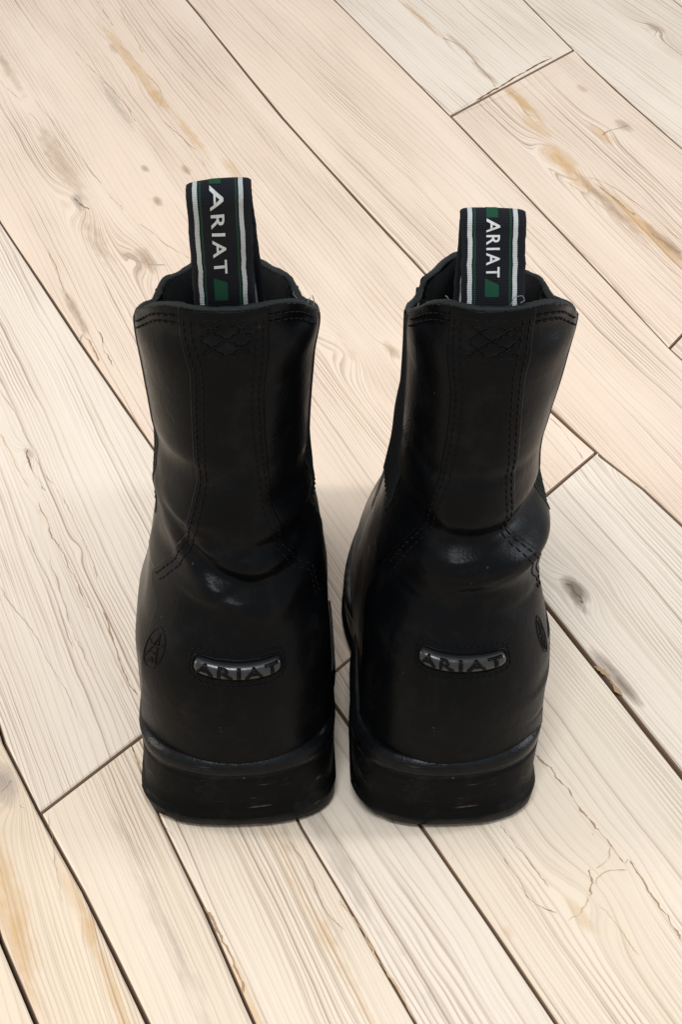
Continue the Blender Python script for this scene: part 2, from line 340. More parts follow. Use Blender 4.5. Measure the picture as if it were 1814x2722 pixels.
TINTS = {CREAM: ((.725, .62, .50), (.655, .55, .43)), WHITE: ((.735, .645, .545), (.67, .575, .475)), PINK: ((.745, .61, .49), (.68, .535, .42)), GOLD: ((.72, .60, .465), (.645, .52, .385))}
STAIN = {'amber': (.50, .30, .12), 'brown': (.30, .19, .11), 'grey': (.30, .25, .21), 'dark': (.13, .085, .055)}
def plank_mat(i, tint, knots, stains, rnd):
    t = NT('pale_plank_wood'); co = t.node('ShaderNodeTexCoord').outputs['Object']; sp = t.node('ShaderNodeSeparateXYZ'); t.put(sp.inputs[0], co)
    x = t.math('ADD', sp.outputs[0], 0.0); y0 = sp.outputs[1]; ox = rnd.uniform(0, 40)
    xs = t.math('ADD', x, ox)
    n1 = t.noise(t.vec(t.math('MULTIPLY', xs, 3.2), t.math('MULTIPLY', y0, 16.0), ox), 1.0, 2)
    n2 = t.noise(t.vec(t.math('MULTIPLY', xs, 22.0), t.math('MULTIPLY', y0, 90.0), ox), 1.0, 2)
    y = t.math('ADD', y0, t.math('MULTIPLY', t.math('SUBTRACT', n1, .5), .015))
    y = t.math('ADD', y, t.math('MULTIPLY', t.math('SUBTRACT', n2, .5), .0024))
    def gauss(gx, gy, a, b, wob=0.0):
        u = t.math('MULTIPLY', t.math('SUBTRACT', x, gx), 1/a); v = t.math('MULTIPLY', t.math('SUBTRACT', y0, gy), 1/b)
        d = t.math('ADD', t.math('MULTIPLY', u, u), t.math('MULTIPLY', v, v))
        if wob:
            d = t.math('ADD', d, t.math('MULTIPLY', t.math('SUBTRACT', wn, .5), wob))
        return t.math('EXPONENT', t.math('MULTIPLY', d, -1.0))
    wn = t.noise(t.vec(t.math('MULTIPLY', xs, 60.0), t.math('MULTIPLY', y0, 190.0), 3.0), 1.0, 3, .6)
    for (gx, gy, a, b, amp) in knots:
        y = t.math('ADD', y, t.math('MULTIPLY', gauss(gx, gy, a, b), amp))
    # growth rings: thin darker lines, spacing and strength wander
    sp_n = t.noise(t.vec(t.math('MULTIPLY', xs, .8), t.math('MULTIPLY', y0, 14.0), 7.0), 1.0, 1)
    ph = t.math('MULTIPLY', y, rnd.uniform(210, 290)); ph = t.math('ADD', ph, t.math('MULTIPLY', sp_n, 9.0))
    fr = t.math('FRACT', ph)
    ln = t.ramp(fr, [(0, .05), (.05, .0), (.58, .05), (.80, .40), (.90, 1.0), (.95, .70), (1, .05)])
    bandn = t.noise(t.vec(t.math('MULTIPLY', xs, 1.1), t.math('MULTIPLY', t.math('FLOOR', ph), 1.37), 2.0), 1.0, 2)      # each ring has its own strength
    longn = t.noise(t.vec(t.math('MULTIPLY', xs, 7.0), t.math('MULTIPLY', y0, 60.0), 9.0), 1.0, 3, .6)
    st = t.math('MULTIPLY', t.ramp(bandn, [(.30, .05), (.52, .5), (.70, 1.1)]), t.ramp(longn, [(.25, .25), (.6, 1.0)]))
    patch = t.noise(t.vec(t.math('MULTIPLY', xs, 4.5), t.math('MULTIPLY', y0, 22.0), 21.0), 1.0, 2)
    st = t.math('MULTIPLY', st, t.ramp(patch, [(.34, .35), (.60, 1.0)]))
    ln = t.math('MULTIPLY', ln, st)
    ln2 = t.ramp(t.math('FRACT', t.math('ADD', t.math('MULTIPLY', ph, 2.37), t.math('MULTIPLY', longn, .8))), [(.55, 0), (.86, .55), (.93, .6), (1, 0)])
    ln2 = t.math('MULTIPLY', ln2, t.math('MULTIPLY', t.ramp(patch, [(.36, .1), (.62, 1)]), t.ramp(longn, [(.35, .25), (.65, 1)])))
    ln = t.math('MAXIMUM', ln, ln2)
    fib = t.noise(t.vec(t.math('MULTIPLY', xs, 55.0), t.math('MULTIPLY', y, 1500.0), 1.0), 1.0, 2, .6)
    zone = t.noise(t.vec(t.math('MULTIPLY', xs, 2.2), t.math('MULTIPLY', y, 34.0), 5.0), 1.0, 3, .55)
    big = t.noise(t.vec(t.math('MULTIPLY', xs, 3.0), t.math('MULTIPLY', y0, 7.0), 12.0), 1.0, 2)
    a, b = TINTS[tint]
    c = t.mix(t.ramp(zone, [(.32, 0), (.72, 1)]), a, b)
    c = t.mix(t.ramp(big, [(.45, 0), (.78, .4)]), c, (.69, .62, .53))
    c = t.mix(t.math('MULTIPLY', fib, .16), c, tuple(.66*v for v in b))
    c = t.mix(t.math('MULTIPLY', ln, 1.55, clamp=True), c, (.345, .25, .185))
    for (gx, gy, sa, sb, kind, f) in stains:
        g = gauss(gx, gy, sa, sb*.8, 3.2)
        g = t.math('MULTIPLY', t.math('MULTIPLY', g, f), t.math('ADD', .45, t.math('MULTIPLY', wn, .95)), clamp=True)
        c = t.mix(t.ramp(g, [(.16, 0), (.30, .35), (.8, .8)]), c, STAIN[kind])
    t.put(t.b.inputs['Base Color'], c); t.put(t.b.inputs['Roughness'], t.math('ADD', .42, t.math('MULTIPLY', longn, .35))); t.b.inputs['Specular IOR Level'].default_value = .3
    h = t.math('SUBTRACT', t.math('MULTIPLY', fib, .25), t.math('MULTIPLY', ln, .8))
    t.put(t.b.inputs['Normal'], t.bump(h, .6, .0008))
    return t.m
rnd = random.Random(4)
floor_me = mesh_of('floor', [(-2.6, Y0-.02, -.022), (2.2, Y0-.02, -.022), (1.2, Y1+.02, -.022), (-2.6, Y1+.02, -.022)], [(0, 1, 2, 3)])
floor = tag(link('floor', floor_me, plain('joint_dark', (.10, .065, .042), .9), smooth=False), 'pale whitewashed wooden plank floor', None, None, 'structure')
planks = []; joint_m = plain('brown_plank_edge', (.34, .23, .155), .9)  # side faces of the planks browner than their tops
def offset_line(pts, d):      # move a polyline sideways by d (to the right of its direction)
    pts = np.array(pts); T = np.gradient(pts, axis=0); T /= np.linalg.norm(T, axis=1, keepdims=True)
    return pts + np.stack([T[:, 1], -T[:, 0]], 1)*d
for i, p in enumerate(PL):
    yl0, yl1, yr0, yr1 = p['s']; ge = p['ge']
    def jit(pts, seed):
        pts = np.array(pts); out = []
        for a, b in zip(pts[:-1], pts[1:]):
            n = max(2, int(np.linalg.norm(b-a)/.025))
            for k in range(n): out.append(a+(b-a)*k/n)
        out.append(pts[-1]); out = np.array(out); r = np.random.RandomState(seed)
        w = np.convolve(r.normal(0, 1, len(out)+4), [.2, .2, .2, .2, .2], 'valid'); return out + np.stack([w, 0*w], 1)*.0005
    L = offset_line(jit(seg_on(p['l'], yl0, yl1), 2*i), p['l']['gap']*.42); R = offset_line(jit(seg_on(p['r'], yr0, yr1), 2*i+1), -p['r']['gap']*.42)
    # shrink the ends a little for the butt joints
    for Q in (L, R):
        Q[0] += (Q[1]-Q[0])/np.linalg.norm(Q[1]-Q[0])*ge*.8; Q[-1] -= (Q[-1]-Q[-2])/np.linalg.norm(Q[-1]-Q[-2])*ge*.8
    poly = np.array(list(R)+list(L[::-1]))       # counter-clockwise from above
    ctr = poly.mean(0); d = (R[-1]-R[0])+(L[-1]-L[0]); ang = math.atan2(d[1], d[0]); ca, sa = math.cos(ang), math.sin(ang)
    def loc(q, ctr=ctr, ca=ca, sa=sa): q = np.asarray(q)-ctr; return np.array([q[0]*ca+q[1]*sa, -q[0]*sa+q[1]*ca])
    lp = np.array([loc(q) for q in poly]); n = len(lp)
    T = np.roll(lp, -1, 0)-np.roll(lp, 1, 0); T /= np.linalg.norm(T, axis=1, keepdims=True); N = np.stack([-T[:, 1], T[:, 0]], 1)
    up = rnd.uniform(-.0004, .0004)*0
    ins = lp + N*.0009; mid = lp + N*.00022
    V = [(a, b, -.021) for a, b in lp]+[(a, b, -.0016) for a, b in lp]+[(a, b, -.0005) for a, b in mid]+[(a, b, 0) for a, b in ins]
    F = []
    for k in range(3):
        for j in range(n): F.append((k*n+j, k*n+(j+1) % n, (k+1)*n+(j+1) % n, (k+1)*n+j))
    F.append(tuple(3*n+j for j in range(n)))
    me = mesh_of('plank', V, F)
    kn = [(*loc(fp(a, b)), c, e, f) for a, b, c, e, f in p['knots']]; stn = [(*loc(fp(a, b)), c, e, k, f) for a, b, c, e, k, f in p['stains']]
    o = link('plank', me, plank_mat(i, p['tint'], kn, stn, rnd), floor, smooth=False); me.materials.append(joint_m)
    me.polygons.foreach_set('material_index', [1 if k < 2*n else 0 for k in range(len(me.polygons))]); o.location = (ctr[0], ctr[1], up); o.rotation_euler = (0, 0, ang)
    p['poly'] = poly; p['obj'] = o; p['loc'] = loc; planks.append(p)
def inside(poly, q):
    c = False; n = len(poly)
    for a in range(n):
        (x1, y1), (x2, y2) = poly[a], poly[a-1]
        if (y1 > q[1]) != (y2 > q[1]) and q[0] < (x2-x1)*(q[1]-y1)/(y2-y1)+x1: c = not c
    return c
crack_m = {k: plain('crack_'+k, c, .85, .1) for k, c in dict(brown=(.36, .235, .14), dark=(.20, .145, .105), grey=(.42, .34, .27), amber=(.52, .36, .20), rust=(.17, .075, .03)).items()}
def crack(pix, width, kind, seed=0):
    r = np.random.RandomState(seed+len(pix)*7+int(pix[0][0])); q = np.array([fp(*p) for p in pix]); out = []
    for _ in range(2 if len(q) > 2 else 0): q = np.vstack([q[:1], np.stack([q[:-1]*.75+q[1:]*.25, q[:-1]*.25+q[1:]*.75], 1).reshape(-1, 2), q[-1:]])
    for a, b in zip(q[:-1], q[1:]):
        n = max(3, int(np.linalg.norm(b-a)/.003))
        for k in range(n): out.append(a+(b-a)*k/n)
    out.append(q[-1]); out = np.array(out); m = len(out)
    w = np.convolve(r.normal(0, 1, m+6), np.ones(7)/7, 'valid'); T = np.gradient(out, axis=0); T /= np.linalg.norm(T, axis=1, keepdims=True); N = np.stack([-T[:, 1], T[:, 0]], 1)
    out = out + N*(w*.0011)[:, None]
    wd = .50*width*np.clip(.65+.9*np.convolve(r.normal(0, 1, m+4), np.ones(5)/5, 'valid'), .2, 1.6)*np.minimum(1, np.minimum(np.arange(m)+.15, m-1-np.arange(m)+.15)/5)
    own = next((p for p in planks if inside(p['poly'], out[m//2])), None)
    if own is None: return
    V = []; F = []
    for k in range(m):
        for s, z in ((-1, .00012), (0, .00016), (1, .00012)):
            l = own['loc'](out[k]+N[k]*s*wd[k]/2); V.append((l[0], l[1], z))
        if k: F += [(3*k-3, 3*k, 3*k+1, 3*k-2), (3*k-2, 3*k+1, 3*k+2, 3*k-1)]
    me = mesh_of('crack', V, F); link('crack', me, crack_m[kind], own['obj'])
CR = [([(255, 0), (285, 45), (302, 68)], .0016, 'grey'), ([(318, 20), (345, 75), (365, 108), (382, 142)], .0013, 'amber'), ([(322, 122), (360, 165), (393, 200), (425, 238), (432, 262), (425, 284)], .0016, 'amber'),
 ([(198, 135), (245, 185), (275, 215)], .0013, 'grey'), ([(275, 215), (320, 260), (345, 300), (360, 322)], .0020, 'grey'), ([(480, 190), (530, 250), (588, 305)], .0009, 'amber'), ([(430, 318), (480, 365), (525, 400)], .0010, 'brown'), ([(530, 420), (548, 450)], .0012, 'brown'),
 ([(0, 215), (25, 245), (60, 270)], .0010, 'grey'), ([(75, 298), (120, 350), (165, 395)], .0009, 'grey'), ([(90, 260), (160, 355), (230, 440), (290, 520), (330, 560)], .0010, 'grey'), ([(195, 525), (215, 545), (238, 556)], .0018, 'dark'), ([(330, 680), (385, 700), (440, 705)], .0022, 'grey'), ([(370, 595), (440, 650), (510, 690)], .0009, 'grey'),
 ([(185, 800), (215, 850), (226, 885), (210, 905)], .0022, 'grey'), ([(226, 890), (245, 925), (265, 962)], .0018, 'brown'), ([(125, 660), (150, 720), (185, 800)], .0010, 'brown'),
 ([(262, 880), (275, 925), (300, 975)], .0007, 'dark'), ([(0, 1040), (60, 1130), (90, 1210), (140, 1290)], .0009, 'grey'), ([(70, 1195), (72, 1230), (95, 1270), (118, 1305)], .0012, 'dark'), ([(100, 1335), (125, 1395), (150, 1440), (185, 1505), (205, 1555), (235, 1620)], .0011, 'brown'), ([(150, 1300), (190, 1370), (222, 1440), (260, 1540)], .0008, 'grey'),
 ([(272, 1620), (295, 1690), (330, 1790), (365, 1850)], .0012, 'brown'), ([(0, 1150), (40, 1230), (75, 1300)], .0007, 'amber'), ([(130, 1480), (165, 1590), (180, 1640), (215, 1720), (250, 1790)], .0009, 'grey'), ([(0, 1560), (80, 1680), (170, 1820), (220, 1940)], .0007, 'grey'), ([(70, 1420), (150, 1600), (190, 1730)], .0007, 'grey'),
 ([(1080, 10), (1120, 50), (1160, 90)], .0014, 'amber'), ([(1175, 100), (1225, 120), (1262, 160), (1295, 200), (1318, 232)], .0017, 'brown'), ([(1262, 268), (1330, 232), (1400, 188), (1470, 152)], .0036, 'rust'), ([(1196, 309), (1262, 268)], .0009, 'grey'), ([(1440, 150), (1472, 150)], .0030, 'brown'),
 ([(1345, 235), (1378, 262), (1395, 300), (1420, 310)], .0020, 'amber'), ([(1455, 445), (1500, 470), (1545, 480)], .0010, 'amber'), ([(1580, 488), (1625, 522), (1660, 550), (1690, 572)], .0022, 'brown'), ([(1560, 470), (1640, 500), (1720, 560), (1814, 640)], .0008, 'brown'), ([(1735, 620), (1770, 645), (1812, 672)], .0034, 'brown'), ([(1500, 480), (1600, 545), (1700, 640), (1814, 740)], .0008, 'amber'),
 ([(1600, 360), (1640, 340), (1672, 334)], .0018, 'brown'), ([(1325, 470), (1345, 475)], .0010, 'amber'), ([(1735, 72), (1748, 85), (1755, 78)], .0020, 'grey'), ([(1720, 398), (1728, 405)], .0014, 'dark'),
 ([(1712, 1300), (1722, 1292)], .0030, 'dark'), ([(1465, 1110), (1510, 1160), (1555, 1222)], .0010, 'brown'), ([(1508, 1550), (1522, 1560), (1545, 1590), (1552, 1605)], .0020, 'dark'),
 ([(1425, 2008), (1462, 2035), (1492, 2080), (1530, 2125), (1568, 2180), (1620, 2235), (1660, 2292)], .0012, 'brown'), ([(1660, 2292), (1676, 2285), (1690, 2310), (1745, 2395), (1775, 2440), (1814, 2498)], .0013, 'brown'), ([(1630, 2250), (1610, 2290), (1590, 2310)], .0007, 'amber'), ([(1668, 2314), (1612, 2314), (1585, 2350)], .0009, 'amber'), ([(1568, 2310), (1574, 2350), (1566, 2380)], .0016, 'brown'), ([(1566, 2380), (1550, 2425), (1510, 2445)], .0010, 'amber'), ([(1595, 2400), (1640, 2460), (1700, 2540)], .0007, 'amber'),
 ([(1335, 2280), (1370, 2330), (1420, 2400), (1480, 2430)], .0009, 'brown'), ([(1330, 2190), (1400, 2280), (1460, 2360)], .0006, 'brown'), ([(1575, 2220), (1580, 2216)], .0012, 'dark'), ([(1202, 2283), (1210, 2278)], .0012, 'dark'),
 ([(905, 2390), (960, 2470), (1030, 2590), (1105, 2715)], .0010, 'amber'), ([(355, 1995), (390, 2080), (430, 2180)], .0012, 'amber'), ([(430, 2185), (460, 2230)], .0030, 'brown'), ([(545, 2410), (575, 2460), (610, 2540), (650, 2640)], .0022, 'brown'), ([(640, 2630), (680, 2722)], .0014, 'brown'), ([(1580, 1770), (1620, 1800), (1655, 1850)], .0036, 'brown'),
 ([(20, 2085), (30, 2070), (5, 2105)], .0016, 'grey'), ([(50, 2140), (62, 2150)], .0016, 'dark'), ([(125, 2160), (150, 2300), (170, 2400)], .0009, 'grey'), ([(0, 2495), (30, 2560), (60, 2640)], .0020, 'dark'), ([(770, 2230), (850, 2390), (907, 2480)], .0007, 'brown')]
for k, c in enumerate(CR): crack(*c, seed=k)

# ------------------------------------------------------------------ boots
ZB = .0003
class Builder:
    def __init__(s, d, label, folds_px):
        d = dict(d, folds=[]); s.b = Boot(d); s.grid = None
        e = bpy.data.objects.new('boot', None); scene.collection.objects.link(e); e.location = (d['ox'], d['oy'], ZB); e.rotation_euler = (0, 0, d['rot']); e.empty_display_size = .05
        tag(e, label, 'boot', 'pair of black pull-on boots'); s.root = e
        th = np.linspace(-1.75, 1.75, 420); z = np.linspace(.032, .208, 420)
        P, n = s.b.surf(th[None, :], z[:, None]); W = s.b.to_world(P); s.gp = project(W)
        nw = s.b.to_world(P+n*1e-3)-W; vd = np.array([0, -CAM_D, CAM_H])-W; s.front = (nw*vd).sum(-1) > 0
        s.gth, s.gz = np.meshgrid(th, z)
        rw = np.random.RandomState(11 if d['side'] == 'l' else 12); cx0 = 550 if d['side'] == 'l' else 1070
        small = [(cx0+rw.uniform(-150, 150), rw.uniform(1195, 1400), rw.uniform(-10, 25), rw.uniform(-.25, .25), rw.uniform(.004, .011), rw.uniform(.0011, .0022), rw.choice([-1, 1])*rw.uniform(.0002, .0005)) for _ in range(22)]
        for (px, py, cpx, tilt, wx, wz, amp) in list(folds_px)+small:
            t_, z_ = s.inv(px*K, py*K); p = s.b.raw(t_, z_)
            s.b.folds.append((float(p[0]-s.b.fx(z_)), float(p[2]), cpx, tilt, wx, wz, amp))
    def inv(s, px, py):
        d = (s.gp[..., 0]-px)**2+(s.gp[..., 1]-py)**2+np.where(s.front, 0, 1e7); i = np.unravel_index(np.argmin(d), d.shape)
        return float(s.gth[i]), float(s.gz[i])
    def invs(s, pts): return np.array([s.inv(x*K, y*K) for x, y in pts])
    def S(s, th, z, off=0.0): return s.b.surf(th, z, off)[0]
    def arc(s, a, z):          # angle at signed arc length a from the back line, at height z
        g = np.linspace(-1.9, 1.9, 381); a = np.asarray(a, float); z = np.broadcast_to(np.asarray(z, float), a.shape); o = np.empty(a.shape)
        for idx in np.ndindex(a.shape):
            P = s.b.raw(g, z[idx]); l = np.concatenate([[0], np.cumsum(np.linalg.norm(np.diff(P, axis=0), axis=1))]); l -= l[190]
            o[idx] = np.interp(a[idx], l, g)
        return o
    def local_map(s, th0, z0):
        # metres (right, up) around a point of the surface -> (th, z)
        e = 1e-3; P = s.b.raw(th0, z0); dt = np.linalg.norm(s.b.raw(th0+e, z0)-s.b.raw(th0-e, z0))/(2*e); dz = np.linalg.norm(s.b.raw(th0, z0+e)-s.b.raw(th0, z0-e))/(2*e)
        return lambda x, y: (th0+np.asarray(x)/dt, z0+np.asarray(y)/dz)
    def add(s, name, me, mat, parent=None, **k):
        o = link(name, me, M[mat] if isinstance(mat, str) else mat, parent or s.root); tag(o, **k); return o
    def patch(s, name, fl, fr, z0, z1, off, mat, nz=150, nt=60, top=None, edge=.0008, **k):
        # raised panel between angles fl(z) and fr(z); z1 may be a function of angle (top line)
        u = np.concatenate([[0, .003, .008, .016], np.linspace(.03, .97, nt), [.984, .992, .997, 1]]); w = np.concatenate([[0, .003, .008], np.linspace(.016, .984, nz), [.992, .997, 1]])
        zz = z0+(z1-z0)*w; A = np.array([fl(z) for z in zz]); B = np.array([fr(z) for z in zz])
        th = A[:, None]+(B-A)[:, None]*u[None, :]; Z = np.broadcast_to(zz[:, None], th.shape).copy()
        if top: Z = np.minimum(Z, s.b.rim(th)-.0002)
        P0 = s.b.raw(th, Z)
        du = np.linalg.norm(np.diff(P0, axis=1), axis=-1); cu = np.concatenate([np.zeros((len(zz), 1)), np.cumsum(du, 1)], 1); de = np.minimum(cu, cu[:, -1:]-cu)
        dv = np.linalg.norm(np.diff(P0, axis=0), axis=-1); cv = np.concatenate([np.zeros((1, len(u))), np.cumsum(dv, 0)], 0)
        de = np.minimum(de, cv) if not k.pop('open_bottom', False) else de
        if not top: de = np.minimum(de, cv[-1:]-cv)
        r = np.clip(de/edge, 0, 1); o = off*np.sqrt(np.maximum(0, 1-(1-r)**2)) - .0004*(r < .02)
        extra = k.pop('extra', None)
        if extra is not None: o = o+extra(th, Z, P0)*r
        return s.add(name, grid_mesh(name, s.S(th, Z, o)), mat, **k)
    def stitches(s, pts, off, name='stitching', parent=None, step=.0030, ln=.0021, rad=.00032, mat='thread', soup=None):
        pts = np.asarray(pts); P = s.b.raw(pts[:, 0], pts[:, 1]); l = np.concatenate([[0], np.cumsum(np.linalg.norm(np.diff(P, axis=0), axis=1))])
        so = soup or Soup(); a = 0.0
        while a+ln < l[-1]:
            q = np.linspace(a, a+ln, 4); th = np.interp(q, l, pts[:, 0]); z = np.interp(q, l, pts[:, 1])
            lift = off+np.array([-.0001, .0002, .0002, -.0001]); C, n = s.b.surf(th, z, lift); so.tube(C, rad, 5, nrm=n, flat=.8); a += step
        if soup is None: return s.add(name, so.mesh(name), mat, parent, kind='stuff')
    def text(s, body, size, shear=0.0, bold=0.0):
        cu = bpy.data.curves.new('lettering', 'FONT'); cu.body = body; cu.size = size; cu.align_x = 'CENTER'; cu.align_y = 'CENTER'; cu.space_character = 1.25; cu.offset = bold; cu.shear = shear; cu.fill_mode = 'FRONT'; cu.resolution_u = 3
        o = bpy.data.objects.new('tmp', cu); scene.collection.objects.link(o); dg = bpy.context.evaluated_depsgraph_get(); me = bpy.data.meshes.new_from_object(o.evaluated_get(dg)); bpy.data.objects.remove(o)
        bm = bmesh.new(); bm.from_mesh(me); bmesh.ops.triangulate(bm, faces=bm.faces)
        for _ in range(2):
            long_e = [e for e in bm.edges if e.calc_length() > size*.18]
            if long_e: bmesh.ops.subdivide_edges(bm, edges=long_e, cuts=1); bmesh.ops.triangulate(bm, faces=bm.faces)
        V = np.array([v.co[:] for v in bm.verts]); bm.verts.index_update(); F = [tuple(v.index for v in f.verts) for f in bm.faces]
        bd = [(e.verts[0].index, e.verts[1].index) for e in bm.edges if len(e.link_faces) == 1]
        lo = [e.link_loops[0] for e in bm.edges if len(e.link_faces) == 1]; bd = [(l_.vert.index, l_.link_loop_next.vert.index) for l_ in lo]
        bm.free(); return V, F, bd
def interp_fn(pts):            # pts: (th, z) rows -> th(z), smooth enough
    p = np.array(sorted(pts.tolist(), key=lambda q: q[1])); zz = np.linspace(p[0, 1], p[-1, 1], 300); t = np.interp(zz, p[:, 1], p[:, 0])
    kn = np.hanning(13); kn /= kn.sum(); t2 = np.convolve(np.pad(t, 6, mode='edge'), kn, 'valid')
    return lambda z: np.interp(z, zz, t2)

def make_boot(d, label, cfg):
    B = Builder(d, label, cfg['folds']); b = B.b; PI = math.pi; side = d['side']
    rs = np.random.RandomState(3 if side == 'l' else 8)
    th = np.linspace(-PI, PI, 241)[:-1]; rim = b.rim(th)
    wave = np.convolve(np.tile(rs.normal(0, 1, 240), 3), np.hanning(25)/12, 'same')[240:480]*.0007
    def rimz(t): return b.rim(t)
    # ---- upper shell (vamp, lower quarters)
    v = np.linspace(0, 1, 150)**.9; Z = .030+(rim[None, :]-.0015-.030)*v[:, None]
    P = B.S(th[None, :], Z, 0.0); up = B.add('upper', grid_mesh('upper', P, wrap=True), 'leather')
    # ---- lining: inner face, from the top line down into the foot, closed by a footbed
    Zi = .060+(rim[None, :]-.0006-.060)*np.linspace(0, 1, 40)[:, None]; I = B.S(th[None, :], Zi, -.0026)
    li = B.add('lining', grid_mesh('lining', I, wrap=True, flip=True), 'lining')
    me = mesh_of('footbed', np.vstack([I[0], I[0].mean(0)[None]]), [(j, (j+1) % 240, 240) for j in range(240)]); B.add('footbed', me, 'lining')
    # ---- side quarters, back strip with heel counter, elastic gores, front panel
    sl, sr = B.invs(cfg['strip_l']), B.invs(cfg['strip_r']); cl, cr = B.invs(cfg['counter_l']), B.invs(cfg['counter_r'])
    top = float(b.rim_back)
    def ext(a): a = np.array(a); hi = a[np.argmax(a[:, 1])]; lo = a[np.argmin(a[:, 1])]; return np.vstack([[hi[0], top+.004], a, [lo[0], .028]])
    fl, fr = interp_fn(ext(np.vstack([sl, cl]))), interp_fn(ext(np.vstack([sr, cr])))
    g1, g2 = 1.22, 1.86
    for sg, inner in ((-1, fl), (1, fr)):
        zq = .116
        bot = lambda z, sg=sg: sg*(g1 - .25*(1-sm(.116, .150, z))*0)
        inn = (lambda z, f=inner: f(z)+.03) if sg < 0 else (lambda z, f=inner: f(z)-.03)
        a_, b_ = (bot, inn) if sg < 0 else (inn, bot)
        B.patch('quarter', a_, b_, cfg['zq'][0 if sg < 0 else 1], top+.003, .0009, 'leather', nz=110, nt=36, top=True)
        # elastic with upright ribs
        t = np.linspace(g1-.01, g2+.01, 160); zt = rimz(sg*t); w = np.linspace(0, 1, 50); Zg = .116+(zt[None, :]-.0012-.116)*w[:, None]
        rib = .0004+.00055*np.cos(t*2*PI/.064)[None, :]*np.ones((50, 1))
        B.add('elastic_gore', grid_mesh('elastic_gore', B.S(sg*t[None, :], Zg, rib), flip=sg < 0), 'elastic')
        Zn = .150+(zt[None, :]-.0004-.150)*w[:, None]; rib = -.0032-.0008*np.cos(t*2*PI/.075)[None, :]*np.ones((50, 1))
        B.add('gore_lining', grid_mesh('gore_lining', B.S(sg*t[None, :], Zn, rib), flip=sg > 0), 'elastic')
        so = Soup(); zz = np.linspace(.114, top-.002, 50)
        for te in (g1, g2):
            zc = np.minimum(zz, rimz(np.full(50, sg*te))-.001); C, n = b.surf(np.full(50, sg*te), zc, .0007); so.tube(C, .0008, 6, nrm=n, flat=.8)
        B.add('gore_edging', so.mesh('gore_edging'), 'binding')
    zf = lambda z: g2
    t = np.linspace(g2, 2*PI-g2, 80); zt = rimz(t); w = np.linspace(0, 1, 70); Zf = .085+(zt[None, :]-.0008-.085)*w[:, None]
    ee = np.minimum(np.arange(80), 79-np.arange(80)); of = .0010*np.minimum(1, ee/2)[None, :]*np.minimum(1, np.arange(70)/2)[:, None]
    tt = np.where(t > PI, t-2*PI, t); B.add('front_panel', grid_mesh('front_panel', B.S(tt[None, :], Zf, of)), 'leather')
    Zn = .140+(zt[None, :]+.0012-.140)*w[:, None]; ei = -.0027-.0012*np.minimum(1, ee/3)[None, :]*np.ones((70, 1))
    B.add('front_facing', grid_mesh('front_facing', B.S(tt[None, :], Zn, ei), flip=True), 'facing')
    # back strip and heel counter in one piece
    xq = B.inv(cfg['quilt'][0]*K, cfg['quilt'][1]*K); lm = B.local_map(*xq)
    def puff(T, Zz, P0):
        dx = (T-xq[0])/(lm(1, 0)[0]-xq[0]); dy = (Zz-xq[1])/(lm(0, 1)[1]-xq[1]); hw, hh = cfg['quilt'][2], cfg['quilt'][3]
        m = (np.abs(dx) < hw)*(np.abs(dy) < hh)
        s1 = dx/hw-dy/hh; s2 = dx/hw+dy/hh; d1 = np.abs(s1-np.round(s1)); d2 = np.abs(s2-np.round(s2))
        return m*(.0007*(1-np.exp(-(np.minimum(d1, d2)/.22)**2)) - .0003)*np.clip((1-np.abs(dy/hh))*6, 0, 1)*np.clip((1-np.abs(dx/hw))*6, 0, 1)
    zl = .033
    hc = B.patch('heel_counter', fl, fr, zl, top+.003, .0016, 'leather2', nz=300, nt=110, top=True, open_bottom=True, extra=puff)
    so = Soup(); 
    for pts, sg in ((ext(sl), 1), (ext(sr), -1)):
        p = np.array(sorted(pts.tolist(), key=lambda q: -q[1])); p = p[p[:, 1] > .05]
        f = fl if sg > 0 else fr
        zz = np.linspace(top-.004, max(.090, (sl if sg > 0 else sr)[:, 1].min()+.002), 140); base = np.array([f(z) for z in zz])
        PP = b.raw(base, zz); dt = np.linalg.norm(b.raw(base+.01, zz)-b.raw(base-.01, zz), axis=1)/.02
        slope = np.gradient(base*dt, zz); k = np.sqrt(1+slope**2)
        for dd in (.0022, .0046):
            tq = base+sg*dd/dt*np.minimum(k, 2.5); B.stitches(np.stack([tq, zz], 1), .0016, soup=so)
    hw, hh = cfg['quilt'][2], cfg['quilt'][3]
    for pa, pb in (((-hw, -hh), (hw, hh)), ((-hw, hh), (hw, -hh)), ((-hw, -hh), (hw, -hh)), ((-hw, 0), (0, hh)), ((0, -hh), (hw, 0)), ((-hw, 0), (0, -hh)), ((0, hh), (hw, 0))):
        u = np.linspace(0, 1, 30); tx, zx = lm(pa[0]+(pb[0]-pa[0])*u, pa[1]+(pb[1]-pa[1])*u); B.stitches(np.stack([tx, zx], 1), .0014, soup=so, step=.0026)
    for dz in (.0035, .0062):
        tx = np.linspace(-1.1, 1.1, 90); B.stitches(np.stack([tx, rimz(tx)-dz], 1), .0013, soup=so)
    B.add('stitching', so.mesh('stitching'), 'thread', hc, kind='stuff')
    # ---- rolled top edge
    so = Soup(); C, n = b.surf(th, rim-.0006, -.0008+0*th); C[:, 2] += wave
    so.tube(C, .0014*(1+.22*np.convolve(np.tile(rs.normal(0, 1, 240), 3), np.ones(5)/5, 'same')[240:480]), 8, closed=True, nrm=n, flat=.95)
    B.add('collar_binding', so.mesh('collar_binding'), 'binding')
    # ---- badge window on the heel
    t0, z0 = B.inv(cfg['badge'][0]*K, cfg['badge'][1]*K); bw, bh, tilt, bend = cfg['badge'][2:6]; tm = B.local_map(t0, z0)
    def bm_(x, y): return tm(x, y+tilt*x+bend*x*x)
